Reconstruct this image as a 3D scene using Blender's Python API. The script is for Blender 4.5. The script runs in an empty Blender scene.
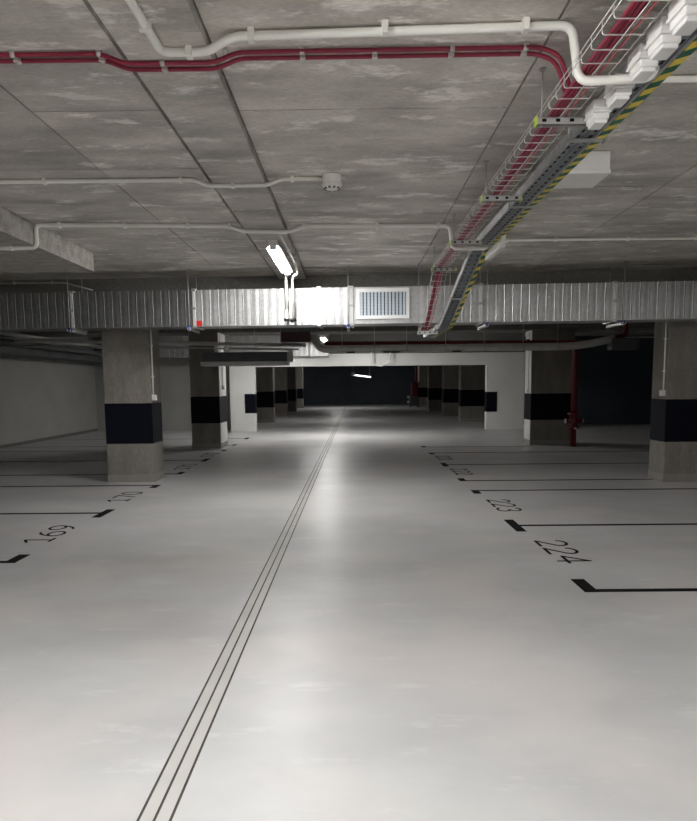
import bpy, bmesh, math, random
from mathutils import Vector, Matrix
random.seed(4)
sc = bpy.context.scene
COL = sc.collection
PI = math.pi

# ------------------------------------------------------------------ materials
def new_mat(name):
    m = bpy.data.materials.new(name); m.use_nodes = True
    nt = m.node_tree
    return m, nt, nt.nodes['Principled BSDF'], nt.nodes, nt.links

def plain(name, col, rough=0.5, metal=0.0, var=0.06, scale=6.0, spec=0.5, bump=0.0):
    m, nt, b, N, L = new_mat(name)
    b.inputs['Roughness'].default_value = rough
    b.inputs['Metallic'].default_value = metal
    b.inputs['Specular IOR Level'].default_value = spec
    tc = N.new('ShaderNodeTexCoord'); nz = N.new('ShaderNodeTexNoise')
    nz.inputs['Scale'].default_value = scale; nz.inputs['Detail'].default_value = 4
    L.new(tc.outputs['Object'], nz.inputs['Vector'])
    cr = N.new('ShaderNodeValToRGB')
    cr.color_ramp.elements[0].position = 0.3; cr.color_ramp.elements[1].position = 0.7
    cr.color_ramp.elements[0].color = [max(0, c*(1-var)) for c in col]+[1]
    cr.color_ramp.elements[1].color = [min(1, c*(1+var)) for c in col]+[1]
    L.new(nz.outputs['Fac'], cr.inputs['Fac']); L.new(cr.outputs['Color'], b.inputs['Base Color'])
    if bump:
        bp = N.new('ShaderNodeBump'); bp.inputs['Strength'].default_value = bump
        bp.inputs['Distance'].default_value = 0.01
        n2 = N.new('ShaderNodeTexNoise'); n2.inputs['Scale'].default_value = 60
        L.new(tc.outputs['Object'], n2.inputs['Vector'])
        L.new(n2.outputs['Fac'], bp.inputs['Height']); L.new(bp.outputs['Normal'], b.inputs['Normal'])
    return m

def concrete(name, dark, light, pale, stretch=(0.5, 2.6, 1.0), rough=0.85, pale_pos=(0.60, 0.78), pale_amt=0.6, island=0.14, grain=0.2, ramp=(0.30, 0.72)):
    """Board-cast concrete: long streaks, pale bloom patches, pores, tone per panel."""
    m, nt, b, N, L = new_mat(name)
    b.inputs['Roughness'].default_value = rough
    b.inputs['Specular IOR Level'].default_value = 0.25
    tc = N.new('ShaderNodeTexCoord')
    mp = N.new('ShaderNodeMapping'); mp.inputs['Scale'].default_value = stretch
    L.new(tc.outputs['Object'], mp.inputs['Vector'])
    n1 = N.new('ShaderNodeTexNoise'); n1.inputs['Scale'].default_value = 1.6; n1.inputs['Detail'].default_value = 8; n1.inputs['Roughness'].default_value = 0.62
    L.new(mp.outputs['Vector'], n1.inputs['Vector'])
    r1 = N.new('ShaderNodeValToRGB'); r1.color_ramp.elements[0].position = ramp[0]; r1.color_ramp.elements[1].position = ramp[1]
    r1.color_ramp.elements[0].color = dark+(1,); r1.color_ramp.elements[1].color = light+(1,)
    L.new(n1.outputs['Fac'], r1.inputs['Fac'])
    n2 = N.new('ShaderNodeTexNoise'); n2.inputs['Scale'].default_value = 2.3; n2.inputs['Detail'].default_value = 7; n2.inputs['Roughness'].default_value = 0.7
    mp2 = N.new('ShaderNodeMapping'); mp2.inputs['Scale'].default_value = tuple(s*1.2 for s in stretch); mp2.inputs['Location'].default_value = (3.1, 7.7, 1.3)
    L.new(tc.outputs['Object'], mp2.inputs['Vector']); L.new(mp2.outputs['Vector'], n2.inputs['Vector'])
    r2 = N.new('ShaderNodeMapRange'); r2.inputs['From Min'].default_value = pale_pos[0]; r2.inputs['From Max'].default_value = pale_pos[1]
    r2.inputs['To Max'].default_value = pale_amt
    L.new(n2.outputs['Fac'], r2.inputs['Value'])
    mx = N.new('ShaderNodeMix'); mx.data_type = 'RGBA'
    mx.inputs['B'].default_value = pale+(1,)
    L.new(r2.outputs['Result'], mx.inputs['Factor']); L.new(r1.outputs['Color'], mx.inputs['A'])
    # fine grain
    n3 = N.new('ShaderNodeTexNoise'); n3.inputs['Scale'].default_value = 38; n3.inputs['Detail'].default_value = 3
    L.new(mp.outputs['Vector'], n3.inputs['Vector'])
    r3 = N.new('ShaderNodeMapRange'); r3.inputs['From Min'].default_value = 0.3; r3.inputs['From Max'].default_value = 0.7
    r3.inputs['To Min'].default_value = 1-grain; r3.inputs['To Max'].default_value = 1+grain*0.5
    L.new(n3.outputs['Fac'], r3.inputs['Value'])
    geo = N.new('ShaderNodeNewGeometry')
    r4 = N.new('ShaderNodeMapRange'); r4.inputs['To Min'].default_value = 1-island; r4.inputs['To Max'].default_value = 1+island
    L.new(geo.outputs['Random Per Island'], r4.inputs['Value'])
    mu = N.new('ShaderNodeMath'); mu.operation = 'MULTIPLY'
    L.new(r3.outputs['Result'], mu.inputs[0]); L.new(r4.outputs['Result'], mu.inputs[1])
    m2 = N.new('ShaderNodeVectorMath'); m2.operation = 'SCALE'
    L.new(mx.outputs['Result'], m2.inputs[0]); L.new(mu.outputs['Value'], m2.inputs['Scale'])
    L.new(m2.outputs['Vector'], b.inputs['Base Color'])
    bp = N.new('ShaderNodeBump'); bp.inputs['Strength'].default_value = 0.25; bp.inputs['Distance'].default_value = 0.01
    L.new(n3.outputs['Fac'], bp.inputs['Height']); L.new(bp.outputs['Normal'], b.inputs['Normal'])
    return m

def floor_material():
    m, nt, b, N, L = new_mat('resin_floor')
    tc = N.new('ShaderNodeTexCoord')
    n1 = N.new('ShaderNodeTexNoise'); n1.inputs['Scale'].default_value = 0.55; n1.inputs['Detail'].default_value = 6; n1.inputs['Roughness'].default_value = 0.6
    mp = N.new('ShaderNodeMapping'); mp.inputs['Scale'].default_value = (0.8, 1.3, 1)
    L.new(tc.outputs['Object'], mp.inputs['Vector']); L.new(mp.outputs['Vector'], n1.inputs['Vector'])
    r1 = N.new('ShaderNodeValToRGB')
    r1.color_ramp.elements[0].position = 0.38; r1.color_ramp.elements[1].position = 0.62
    r1.color_ramp.elements[0].color = (0.415, 0.415, 0.418, 1); r1.color_ramp.elements[1].color = (0.515, 0.515, 0.519, 1)
    L.new(n1.outputs['Fac'], r1.inputs['Fac'])
    # faint warm stains
    n2 = N.new('ShaderNodeTexNoise'); n2.inputs['Scale'].default_value = 0.9; n2.inputs['Detail'].default_value = 5
    mp2 = N.new('ShaderNodeMapping'); mp2.inputs['Location'].default_value = (5.3, 2.1, 0)
    L.new(tc.outputs['Object'], mp2.inputs['Vector']); L.new(mp2.outputs['Vector'], n2.inputs['Vector'])
    r2 = N.new('ShaderNodeMapRange'); r2.inputs['From Min'].default_value = 0.50; r2.inputs['From Max'].default_value = 0.64; r2.inputs['To Max'].default_value = 0.7
    L.new(n2.outputs['Fac'], r2.inputs['Value'])
    mx = N.new('ShaderNodeMix'); mx.data_type = 'RGBA'; mx.inputs['B'].default_value = (0.535, 0.507, 0.492, 1)
    L.new(r2.outputs['Result'], mx.inputs['Factor']); L.new(r1.outputs['Color'], mx.inputs['A'])
    # pale scuffed flecks
    n3 = N.new('ShaderNodeTexNoise'); n3.inputs['Scale'].default_value = 3.1; n3.inputs['Detail'].default_value = 6; n3.inputs['Roughness'].default_value = 0.7
    mp3 = N.new('ShaderNodeMapping'); mp3.inputs['Scale'].default_value = (0.45, 1.4, 1)
    L.new(tc.outputs['Object'], mp3.inputs['Vector']); L.new(mp3.outputs['Vector'], n3.inputs['Vector'])
    r3 = N.new('ShaderNodeMapRange'); r3.inputs['From Min'].default_value = 0.58; r3.inputs['From Max'].default_value = 0.70; r3.inputs['To Max'].default_value = 0.45
    L.new(n3.outputs['Fac'], r3.inputs['Value'])
    mx2 = N.new('ShaderNodeMix'); mx2.data_type = 'RGBA'; mx2.inputs['B'].default_value = (0.64, 0.64, 0.64, 1)
    L.new(r3.outputs['Result'], mx2.inputs['Factor']); L.new(mx.outputs['Result'], mx2.inputs['A'])
    L.new(mx2.outputs['Result'], b.inputs['Base Color'])
    rr = N.new('ShaderNodeMapRange'); rr.inputs['To Min'].default_value = 0.31; rr.inputs['To Max'].default_value = 0.45
    L.new(n1.outputs['Fac'], rr.inputs['Value']); L.new(rr.outputs['Result'], b.inputs['Roughness'])
    b.inputs['Specular IOR Level'].default_value = 0.42
    n4 = N.new('ShaderNodeTexNoise'); n4.inputs['Scale'].default_value = 95; n4.inputs['Detail'].default_value = 2
    L.new(tc.outputs['Object'], n4.inputs['Vector'])
    bp = N.new('ShaderNodeBump'); bp.inputs['Strength'].default_value = 0.10; bp.inputs['Distance'].default_value = 0.004
    L.new(n4.outputs['Fac'], bp.inputs['Height']); L.new(bp.outputs['Normal'], b.inputs['Normal'])
    return m

def emit(name, col, strength):
    m, nt, b, N, L = new_mat(name)
    b.inputs['Base Color'].default_value = col+(1,)
    b.inputs['Emission Color'].default_value = col+(1,)
    b.inputs['Emission Strength'].default_value = strength
    return m

def striped():
    m, nt, b, N, L = new_mat('yellow_green_stripes')
    tc = N.new('ShaderNodeTexCoord'); sp = N.new('ShaderNodeSeparateXYZ'); L.new(tc.outputs['Object'], sp.inputs[0])
    a = N.new('ShaderNodeMath'); a.operation = 'MULTIPLY_ADD'; a.inputs[1].default_value = 1.0
    L.new(sp.outputs['X'], a.inputs[0]); L.new(sp.outputs['Y'], a.inputs[2])
    d = N.new('ShaderNodeMath'); d.operation = 'DIVIDE'; d.inputs[1].default_value = 0.17; L.new(a.outputs[0], d.inputs[0])
    f = N.new('ShaderNodeMath'); f.operation = 'FRACT'; L.new(d.outputs[0], f.inputs[0])
    g = N.new('ShaderNodeMath'); g.operation = 'GREATER_THAN'; g.inputs[1].default_value = 0.5; L.new(f.outputs[0], g.inputs[0])
    mx = N.new('ShaderNodeMix'); mx.data_type = 'RGBA'
    mx.inputs['A'].default_value = (0.02, 0.12, 0.07, 1); mx.inputs['B'].default_value = (0.72, 0.56, 0.08, 1)
    L.new(g.outputs[0], mx.inputs['Factor']); L.new(mx.outputs['Result'], b.inputs['Base Color'])
    b.inputs['Roughness'].default_value = 0.45
    return m

def galvanised(name, lo=0.46, hi=0.58, rough=0.46):
    m, nt, b, N, L = new_mat(name)
    tc = N.new('ShaderNodeTexCoord'); v = N.new('ShaderNodeTexVoronoi'); v.inputs['Scale'].default_value = 26
    L.new(tc.outputs['Object'], v.inputs['Vector'])
    n = N.new('ShaderNodeTexNoise'); n.inputs['Scale'].default_value = 4; n.inputs['Detail'].default_value = 5
    L.new(tc.outputs['Object'], n.inputs['Vector'])
    mixf = N.new('ShaderNodeMath'); mixf.operation = 'MULTIPLY_ADD'; mixf.inputs[1].default_value = 0.35
    sepc = N.new('ShaderNodeSeparateColor'); L.new(v.outputs['Color'], sepc.inputs[0])
    L.new(sepc.outputs[0], mixf.inputs[0]); L.new(n.outputs['Fac'], mixf.inputs[2])
    r = N.new('ShaderNodeValToRGB'); r.color_ramp.elements[0].position = 0.35; r.color_ramp.elements[1].position = 0.95
    r.color_ramp.elements[0].color = (lo, lo*1.01, lo*1.02, 1); r.color_ramp.elements[1].color = (hi, hi*1.01, hi*1.01, 1)
    L.new(mixf.outputs[0], r.inputs['Fac']); L.new(r.outputs['Color'], b.inputs['Base Color'])
    b.inputs['Metallic'].default_value = 0.85; b.inputs['Roughness'].default_value = rough
    return m

M = {}
M['floor'] = floor_material()
M['ceil'] = concrete('slab_concrete', (0.40, 0.376, 0.342), (0.63, 0.597, 0.545), (0.86, 0.83, 0.78), stretch=(0.75, 1.7, 1.0), pale_pos=(0.545, 0.625), pale_amt=0.8, ramp=(0.37, 0.62), island=0.16, grain=0.13)
M['drop'] = concrete('rough_concrete', (0.34, 0.32, 0.29), (0.50, 0.48, 0.44), (0.60, 0.58, 0.55), stretch=(5, 5, 5), grain=0.75, island=0, ramp=(0.4, 0.6))
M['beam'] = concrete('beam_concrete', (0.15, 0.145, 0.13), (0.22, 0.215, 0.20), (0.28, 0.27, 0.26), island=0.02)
M['column'] = concrete('column_concrete', (0.185, 0.17, 0.150), (0.275, 0.257, 0.23), (0.36, 0.345, 0.32), stretch=(2.2, 2.2, 0.5), island=0, pale_amt=0.4)
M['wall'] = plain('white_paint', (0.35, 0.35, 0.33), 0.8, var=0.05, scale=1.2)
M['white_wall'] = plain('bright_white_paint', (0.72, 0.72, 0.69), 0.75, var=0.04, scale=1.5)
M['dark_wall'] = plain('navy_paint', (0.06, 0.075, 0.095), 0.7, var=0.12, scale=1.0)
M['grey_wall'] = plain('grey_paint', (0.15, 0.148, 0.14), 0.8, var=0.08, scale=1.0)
M['navy'] = plain('band_paint', (0.0028, 0.0036, 0.0085), 0.6, var=0.2, scale=4, spec=0.12)
M['cove'] = plain('cove_resin', (0.25, 0.235, 0.215), 0.5)
M['black'] = plain('marking_paint', (0.006, 0.006, 0.0065), 0.8, var=0.3, scale=9, spec=0.08)
M['slot'] = plain('slot_shade', (0.03, 0.026, 0.022), 0.7, var=0.4, scale=14)
M['channel'] = plain('channel_metal', (0.44, 0.43, 0.415), 0.45, var=0.08, scale=3)
M['pvc'] = plain('white_plastic', (0.80, 0.79, 0.74), 0.45, var=0.03)
M['boxp'] = plain('junction_plastic', (0.74, 0.73, 0.71), 0.5, var=0.03)
M['red'] = plain('red_cable_sheath', (0.25, 0.013, 0.040), 0.45, var=0.1)
M['pink'] = plain('pink_cable_sheath', (0.60, 0.16, 0.17), 0.45, var=0.1)
M['dred'] = plain('red_pipe_paint', (0.13, 0.010, 0.012), 0.4, var=0.1)
M['maroon'] = plain('maroon_paint', (0.045, 0.008, 0.012), 0.5, var=0.1)
M['galv'] = galvanised('galvanised_sheet', 0.43, 0.56, 0.50)
M['galv_dark'] = galvanised('dark_galvanised_sheet', 0.16, 0.22, 0.55)  # same sheet in a darker tone, for the left duct sections
M['galv2'] = galvanised('galvanised_rail', 0.36, 0.55, 0.45)
M['wire'] = plain('zinc_wire', (0.62, 0.60, 0.58), 0.45, 0.55, var=0.05)
M['rod'] = plain('threaded_rod', (0.42, 0.41, 0.40), 0.5, 0.6, var=0.1, scale=40)
M['strut'] = plain('zinc_strut', (0.46, 0.46, 0.45), 0.5, 0.5, var=0.1)
M['tray'] = plain('tray_steel', (0.235, 0.25, 0.27), 0.5, 0.45, var=0.15)
M['flange'] = plain('flange_zinc', (0.72, 0.72, 0.70), 0.4, 0.4, var=0.05)
M['hole'] = plain('dark_inside', (0.012, 0.012, 0.012), 0.9, var=0.1)
M['lime'] = plain('lime_plastic', (0.50, 0.66, 0.06), 0.5, var=0.04)
M['blue'] = plain('blue_plastic', (0.012, 0.018, 0.16), 0.5, var=0.04)
M['label_red'] = plain('red_sticker', (0.55, 0.02, 0.02), 0.5, var=0.04)
M['louvre'] = plain('blue_grey_louvre', (0.55, 0.62, 0.68), 0.45, 0.2, var=0.05)
M['grille'] = plain('grille_white', (0.74, 0.74, 0.73), 0.45, 0.1, var=0.03)
M['silver'] = plain('silver_jacket', (0.62, 0.62, 0.60), 0.38, 0.35, var=0.1, scale=8)
M['dgrey'] = plain('dark_grey_metal', (0.11, 0.118, 0.125), 0.5, 0.2, var=0.08)
M['lgrey'] = plain('light_grey_metal', (0.62, 0.63, 0.63), 0.5, 0.0, var=0.05)
M['dduct'] = plain('dark_duct', (0.10, 0.10, 0.105), 0.55, 0.3, var=0.1)
M['stripe'] = striped()
M['tube'] = emit('lit_tube', (1.0, 0.965, 0.90), 62.0)
M['tube_far'] = emit('lit_far_tube', (0.95, 0.98, 1.0), 2.5)

# ------------------------------------------------------------------ mesh collector
class MB:
    def __init__(s): s.v = []; s.f = []; s.sm = []
    def add(s, vs, fs, smooth=False):
        o = len(s.v); s.v += [Vector(p) for p in vs]
        for f in fs: s.f.append([i+o for i in f]); s.sm.append(smooth)
        return s
    def box(s, x0, x1, y0, y1, z0, z1):
        vs = [(x, y, z) for z in (z0, z1) for y in (y0, y1) for x in (x0, x1)]
        return s.add(vs, [(0, 2, 3, 1), (4, 5, 7, 6), (0, 1, 5, 4), (2, 6, 7, 3), (0, 4, 6, 2), (1, 3, 7, 5)])
    def cbox(s, x0, x1, y0, y1, z0, z1, c=0.01):
        """box with chamfered edges"""
        bm = bmesh.new(); bmesh.ops.create_cube(bm, size=1)
        for v in bm.verts:
            v.co = Vector(((x0+x1)/2+v.co.x*(x1-x0), (y0+y1)/2+v.co.y*(y1-y0), (z0+z1)/2+v.co.z*(z1-z0)))
        bmesh.ops.bevel(bm, geom=bm.edges[:], offset=c, segments=2, affect='EDGES', profile=0.5)
        return s.bm(bm)
    def bm(s, bm, smooth=False):
        bm.verts.index_update()
        s.add([v.co.copy() for v in bm.verts], [[v.index for v in f.verts] for f in bm.faces], smooth); bm.free(); return s
    def tube(s, pts, r, n=10, bend=0.0, caps=True, smooth=True):
        P = [Vector(p) for p in pts]
        if bend > 0 and len(P) > 2:
            Q = [P[0]]
            for i in range(1, len(P)-1):
                a, b, c = P[i-1], P[i], P[i+1]
                d1 = (a-b); d2 = (c-b)
                t = min(bend, d1.length*0.49, d2.length*0.49)
                p1 = b+d1.normalized()*t; p2 = b+d2.normalized()*t
                for k in range(7):
                    u = k/6; Q.append(p1*(1-u)**2+b*2*u*(1-u)+p2*u*u)
            Q.append(P[-1]); P = Q
        T = []
        for i in range(len(P)):
            a = P[max(i-1, 0)]; c = P[min(i+1, len(P)-1)]; T.append((c-a).normalized())
        up = Vector((0, 0, 1)) if abs(T[0].z) < 0.9 else Vector((1, 0, 0))
        nrm = T[0].cross(up).normalized(); vs = []
        for i, p in enumerate(P):
            if i:
                q = T[i-1].rotation_difference(T[i]); nrm = q @ nrm
            bn = T[i].cross(nrm)
            for k in range(n):
                a = 2*PI*k/n; vs.append(p+(nrm*math.cos(a)+bn*math.sin(a))*r)
        fs = []
        for i in range(len(P)-1):
            for k in range(n):
                k2 = (k+1) % n; fs.append((i*n+k, i*n+k2, (i+1)*n+k2, (i+1)*n+k))
        s.add(vs, fs, smooth)
        if caps:
            o = len(s.v)-len(vs)
            s.f.append([o+k for k in range(n)][::-1]); s.sm.append(False)
            s.f.append([o+(len(P)-1)*n+k for k in range(n)]); s.sm.append(False)
        return s
    def lathe(s, c, prof, n=24, axis='z', smooth=True):
        """prof: list of (radius, height) along axis from c"""
        vs = []
        for r, hgt in prof:
            for k in range(n):
                a = 2*PI*k/n; x, y = r*math.cos(a), r*math.sin(a)
                vs.append(Vector(c)+Vector({'z': (x, y, hgt), 'y': (x, hgt, y), 'x': (hgt, x, y)}[axis]))
        fs = []
        for i in range(len(prof)-1):
            for k in range(n):
                k2 = (k+1) % n; fs.append((i*n+k, i*n+k2, (i+1)*n+k2, (i+1)*n+k))
        s.add(vs, fs, smooth)
        o = len(s.v)-len(vs)
        s.f.append([o+k for k in range(n)][::-1]); s.sm.append(False)
        s.f.append([o+(len(prof)-1)*n+k for k in range(n)]); s.sm.append(False)
        return s
    def strip(s, pts, w, z0, z1):
        """flat ribbon of width w through 2D points, thickness z0..z1"""
        for a, b in zip(pts[:-1], pts[1:]):
            a = Vector((a[0], a[1], 0)); b = Vector((b[0], b[1], 0)); d = (b-a).normalized(); nn = Vector((-d.y, d.x, 0))*w/2
            e = d*w*0.35
            c = [a-e+nn, a-e-nn, b+e-nn, b+e+nn]
            vs = [(p.x, p.y, z0) for p in c]+[(p.x, p.y, z1) for p in c]
            s.add(vs, [(3, 2, 1, 0), (4, 5, 6, 7), (0, 1, 5, 4), (1, 2, 6, 5), (2, 3, 7, 6), (3, 0, 4, 7)])
        return s
    def build(s, name, mat, parent=None, loc=None):
        me = bpy.data.meshes.new(name)
        off = Vector((0, 0, 0))
        if parent is not None:
            q = parent
            while q is not None: off += q.location; q = q.parent
        elif loc is not None: off = Vector(loc)
        me.from_pydata([tuple(v-off) for v in s.v], [], s.f)
        bm = bmesh.new(); bm.from_mesh(me); bmesh.ops.recalc_face_normals(bm, faces=bm.faces[:]); bm.to_mesh(me); bm.free()
        for p, k in zip(me.polygons, s.sm): p.use_smooth = k
        me.materials.append(mat); me.update()
        o = bpy.data.objects.new(name, me); COL.objects.link(o)
        if parent is not None: o.parent = parent
        elif loc is not None: o.location = loc
        return o

def tag(o, label, cat, group=None, kind=None):
    o['label'] = label; o['category'] = cat
    if group: o['group'] = group
    if kind: o['kind'] = kind
    return o
def thing(name, label, cat, loc=(0, 0, 0), group=None, kind=None):
    o = bpy.data.objects.new(name, None); COL.objects.link(o); o.location = loc; o.empty_display_size = 0.1
    return tag(o, label, cat, group, kind)
def struct(name, mb, mat, label=None, cat=None):
    o = mb.build(name, mat); o['kind'] = 'structure'
    if label: o['label'] = label
    if cat: o['category'] = cat
    return o
def dup(root, loc, label, cat=None):
    r = root.copy(); COL.objects.link(r); r.location = loc; r['label'] = label
    for ch in list(root.children):
        c = ch.copy(); COL.objects.link(c); c.parent = r
        for g in list(ch.children):
            d = g.copy(); COL.objects.link(d); d.parent = c
    return r

HC = 3.36          # underside of the slab
# ------------------------------------------------------------------ setting
struct('floor', MB().box(-10, 13.4, -9, 56, -0.2, 0), M['floor'], 'pale grey resin car park floor with a soft sheen', 'floor')

xs = [-9.6, -5.6, -3.9, -2.02, -1.15, -0.705, 1.02, 2.82, 5.2, 7.6, 10.2, 13.4]
cb = MB()
g = 0.0045
for i in range(len(xs)-1):
    x0, x1 = xs[i], xs[i+1]
    strip = abs(x0+1.15) < 1e-3
    if strip: ys = [-9, -3, 3.0, 12.0, 18, 24, 30, 36, 42, 48, 56]
    elif x1 <= -1.1: ys = [-9, -4, -1, 1.6, 4.66, 5.86, 7.72, 10.7, 14, 18, 22, 26, 32, 38, 44, 50, 56]
    elif x0 >= 1.0: ys = [-9, -4, -1, 1.6, 4.68, 6.52, 9.4, 12.5, 16, 20, 24, 28, 34, 40, 48, 56]
    else: ys = [-9, -4, -1, 1.6, 4.68, 7.66, 10.7, 14, 18, 22, 26, 32, 38, 44, 50, 56]
    z0 = 3.31 if strip else HC
    for a, b in zip(ys[:-1], ys[1:]):
        dz = random.uniform(-0.004, 0.004)
        gy = 0.0015 if strip else g
        cb.box(x0+g*1.2, x1-(0.055 if abs(x1+1.15) < 1e-3 else g*1.2), a+gy*1.0, b-gy*1.0, z0+dz, HC+0.12)
cb.box(-9.6, 13.4, -9, 56, HC+0.06, HC+0.3)
struct('ceiling', cb, M['ceil'], 'raw concrete ceiling of large slab panels with dark joints', 'ceiling')
struct('ceiling_drop', MB().box(-9.55, -3.37, -8.9, 9.4, 3.12, HC+0.03), M['drop'])
struct('wall_left', MB().box(-9.6, -9.3, -9, 25.6, 0, HC), M['wall'])
struct('baseboard_left', MB().box(-9.3, -9.285, -8.9, 25.5, 0, 0.09), M['grey_wall'])
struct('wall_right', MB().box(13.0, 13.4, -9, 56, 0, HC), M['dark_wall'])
struct('wall_rear', MB().box(-9.6, 13.4, -9.2, -8.9, 0, HC), M['wall'])
struct('wall_back_left', MB().box(-9.6, -4.45, 25.5, 25.8, 0, HC), M['wall'])
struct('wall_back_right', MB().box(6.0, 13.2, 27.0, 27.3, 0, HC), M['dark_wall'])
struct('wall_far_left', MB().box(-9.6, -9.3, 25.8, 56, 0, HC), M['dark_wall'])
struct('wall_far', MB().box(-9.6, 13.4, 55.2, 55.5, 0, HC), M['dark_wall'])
# white wall across the aisle with the wide opening
pw = MB(); pw.box(-4.2, -3.33, 24.3, 24.62, 0, 2.66); pw.box(4.70, 6.0, 24.3, 24.62, 0, 2.66); pw.box(-3.33, 4.70, 24.3, 24.62, 2.24, 2.66)
struct('wall_portal', pw, M['white_wall'], 'white wall with a wide low opening across the aisle', 'wall')
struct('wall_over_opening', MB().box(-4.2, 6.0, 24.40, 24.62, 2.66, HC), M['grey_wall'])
bd = MB().box(-3.69, -3.322, 24.285, 24.64, 0.64, 1.31); bd2 = MB().box(4.692, 5.06, 24.285, 24.64, 0.62, 1.31)
tag(bd.build('warning_band', M['navy'], loc=(-3.5, 24.3, 0.64)), 'dark band painted around the left edge of the white opening', 'band', 'dark bands on the white opening')
tag(bd2.build('warning_band', M['navy'], loc=(4.88, 24.3, 0.62)), 'dark band painted around the right edge of the white opening', 'band', 'dark bands on the white opening')

# transverse downstand beams on the column lines
def beam(ya, yb, w):
    vs = [(-9.3, ya, 2.95), (13, yb, 2.95), (13, yb+w, 2.95), (-9.3, ya+w, 2.95)]
    vs += [(x, y, HC+0.03) for x, y, z in vs]
    return MB().add(vs, [(3, 2, 1, 0), (4, 5, 6, 7), (0, 1, 5, 4), (1, 2, 6, 5), (2, 3, 7, 6), (3, 0, 4, 7)])
struct('ceiling_beam', beam(11.90, 10.78, 0.9), M['beam'])
struct('ceiling_beam.001', beam(17.9, 17.9, 1.1), M['beam'])

# ------------------------------------------------------------------ columns
def column(x0, x1, y0, y1, label, group='concrete columns with dark bands', band=(0.645, 1.335), ztop=2.95, facing=0):
    t = thing('concrete_column', label, 'column', ((x0+x1)/2, (y0+y1)/2, 0), group, 'thing')
    MB().cbox(x0, x1, y0, y1, 0, ztop, 0.012).build('shaft', M['column'], t)
    MB().cbox(x0-0.004, x1+0.004, y0-0.004, y1+0.004, band[0], band[1], 0.013).build('painted_band', M['navy'], t)
    mb = MB(); mb.box(x0-0.006, x1+0.006, y0-0.006, y1+0.006, 0.008, 0.125); mb.box(x0-0.02, x1+0.02, y0-0.02, y1+0.02, 0, 0.012)
    mb.build('base_coving', M['cove'], t)
    if facing:
        a, b = (x1, x1+0.012) if facing > 0 else (x0-0.012, x0)
        for z0, z1 in ((0.13, band[0]-0.002), (band[1]+0.002, ztop)):
            f_ = MB().box(a, b, y0+0.02, y1-0.02, z0, z1).build('side_facing', M['white_wall'], t); f_['label'] = 'white painted side facing'
    return t
def wall_switch(px, py, ztop, zbox, label, nx=0, ny=-1, lean=0.0):
    t = thing('conduit_switch', label, 'switch', (px, py, zbox), 'conduits with switches on the columns')
    MB().tube([(px-lean+nx*0.016, py+ny*0.016, ztop), (px+nx*0.016, py+ny*0.016, zbox+0.05)], 0.013, 8).build('conduit', M['pvc'], t)
    MB().cbox(px-0.04+nx*0.03, px+0.04+nx*0.03, py-0.04+ny*0.03, py+0.04+ny*0.03, zbox-0.045, zbox+0.05, 0.012).build('switch_box', M['boxp'], t)
    for z in (zbox+0.35, (zbox+ztop)/2+0.1):
        MB().box(px-0.022+nx*0.014, px+0.022+nx*0.014, py-0.022+ny*0.014, py+0.022+ny*0.014, z-0.012, z+0.012).build('clip', M['pvc'], t)
column(-4.14, -3.35, 11.72, 12.33, 'nearest left concrete column, wide dark band, under the duct')
column(-4.11, -3.375, 17.91, 18.9, 'second concrete column on the left, behind the nearest left one', facing=1)
column(5.03, 6.1, 11.19, 11.75, 'nearest right concrete column with dark band, cut by the photo edge')
column(4.66, 5.76, 18.15, 18.8, 'second concrete column on the right, beside the red standpipe', facing=-1)
oy = ['first', 'second', 'third', 'fourth']
for k, y in enumerate((30.0, 36.2, 42.3, 48.4)):
    column(-4.3, -3.335, y, y+0.65, '%s distant column on the left beyond the white opening' % oy[k], 'distant columns beyond the opening', ztop=HC)
for k, y in enumerate((29.4, 34.9, 41.5, 49.0)):
    column(4.60, 5.6, y, y+0.65, '%s distant column on the right beyond the white opening' % oy[k], 'distant columns beyond the opening', ztop=HC)
wall_switch(-3.35, 11.80, 2.95, 1.42, 'white conduit and switch on nearest left column', nx=1, ny=0)
wall_switch(5.03, 11.27, 2.95, 1.43, 'white conduit and switch on nearest right column', nx=-1, ny=0)
wall_switch(4.648, 18.35, 2.90, 1.40, 'white conduit and switch on second right column', nx=-1, ny=0)
wall_switch(-3.363, 18.3, 2.3, 1.55, 'white conduit and switch on the lit side of second left column', nx=1, ny=0)

# ------------------------------------------------------------------ floor markings
ZP0, ZP1 = 0.0, 0.0025
def bay_line(x_in, y, far, foot, label, wline=0.075, fw=0.11):
    """line running away from the aisle with a foot along the aisle; foot=(y0,y1)"""
    sgn = 1 if far > x_in else -1
    mb = MB()
    a, b = sorted((x_in, x_in+sgn*fw)); mb.box(a, b, foot[0], foot[1], ZP0, ZP1)
    a, b = sorted((x_in+sgn*fw, far)); mb.box(a, b, y-wline/2, y+wline/2, ZP0, ZP1)
    o = mb.build('bay_line', M['black'], loc=(x_in, y, 0))
    tag(o, label, 'parking line', 'black parking bay lines on the floor')
XR, XL = 1.80, -3.13
RF, LF = 11.5, -9.1
bay_line(XR, 5.30, RF, (5.26, 5.62), 'nearest right L-shaped black bay line, beside number 224')
bay_line(XR, 7.82, RF, (7.50, 8.16), 'right T-ended black bay line between numbers 224 and 223')
bay_line(XR, 10.44, RF, (10.15, 10.48), 'black bay line on the right just nearer than the column line, past number 223')
bay_line(XR, 11.52, RF, (11.48, 11.82), 'black bay line on the right just past the nearest right column')
bay_line(XR, 13.85, RF, (13.55, 14.15), 'right T-ended black bay line, third bay row past the nearest right column')
bay_line(XR, 16.25, RF, (15.95, 16.3), 'right black bay line just before the second right column')
bay_line(XR, 17.75, 4.6, (17.7, 18.05), 'right short black bay line running to the second right column')
LW = 0.07
bay_line(XL, 6.34, LF, (6.30, 6.62), 'nearest left L-shaped black bay line, cut by the photo edge')
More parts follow.
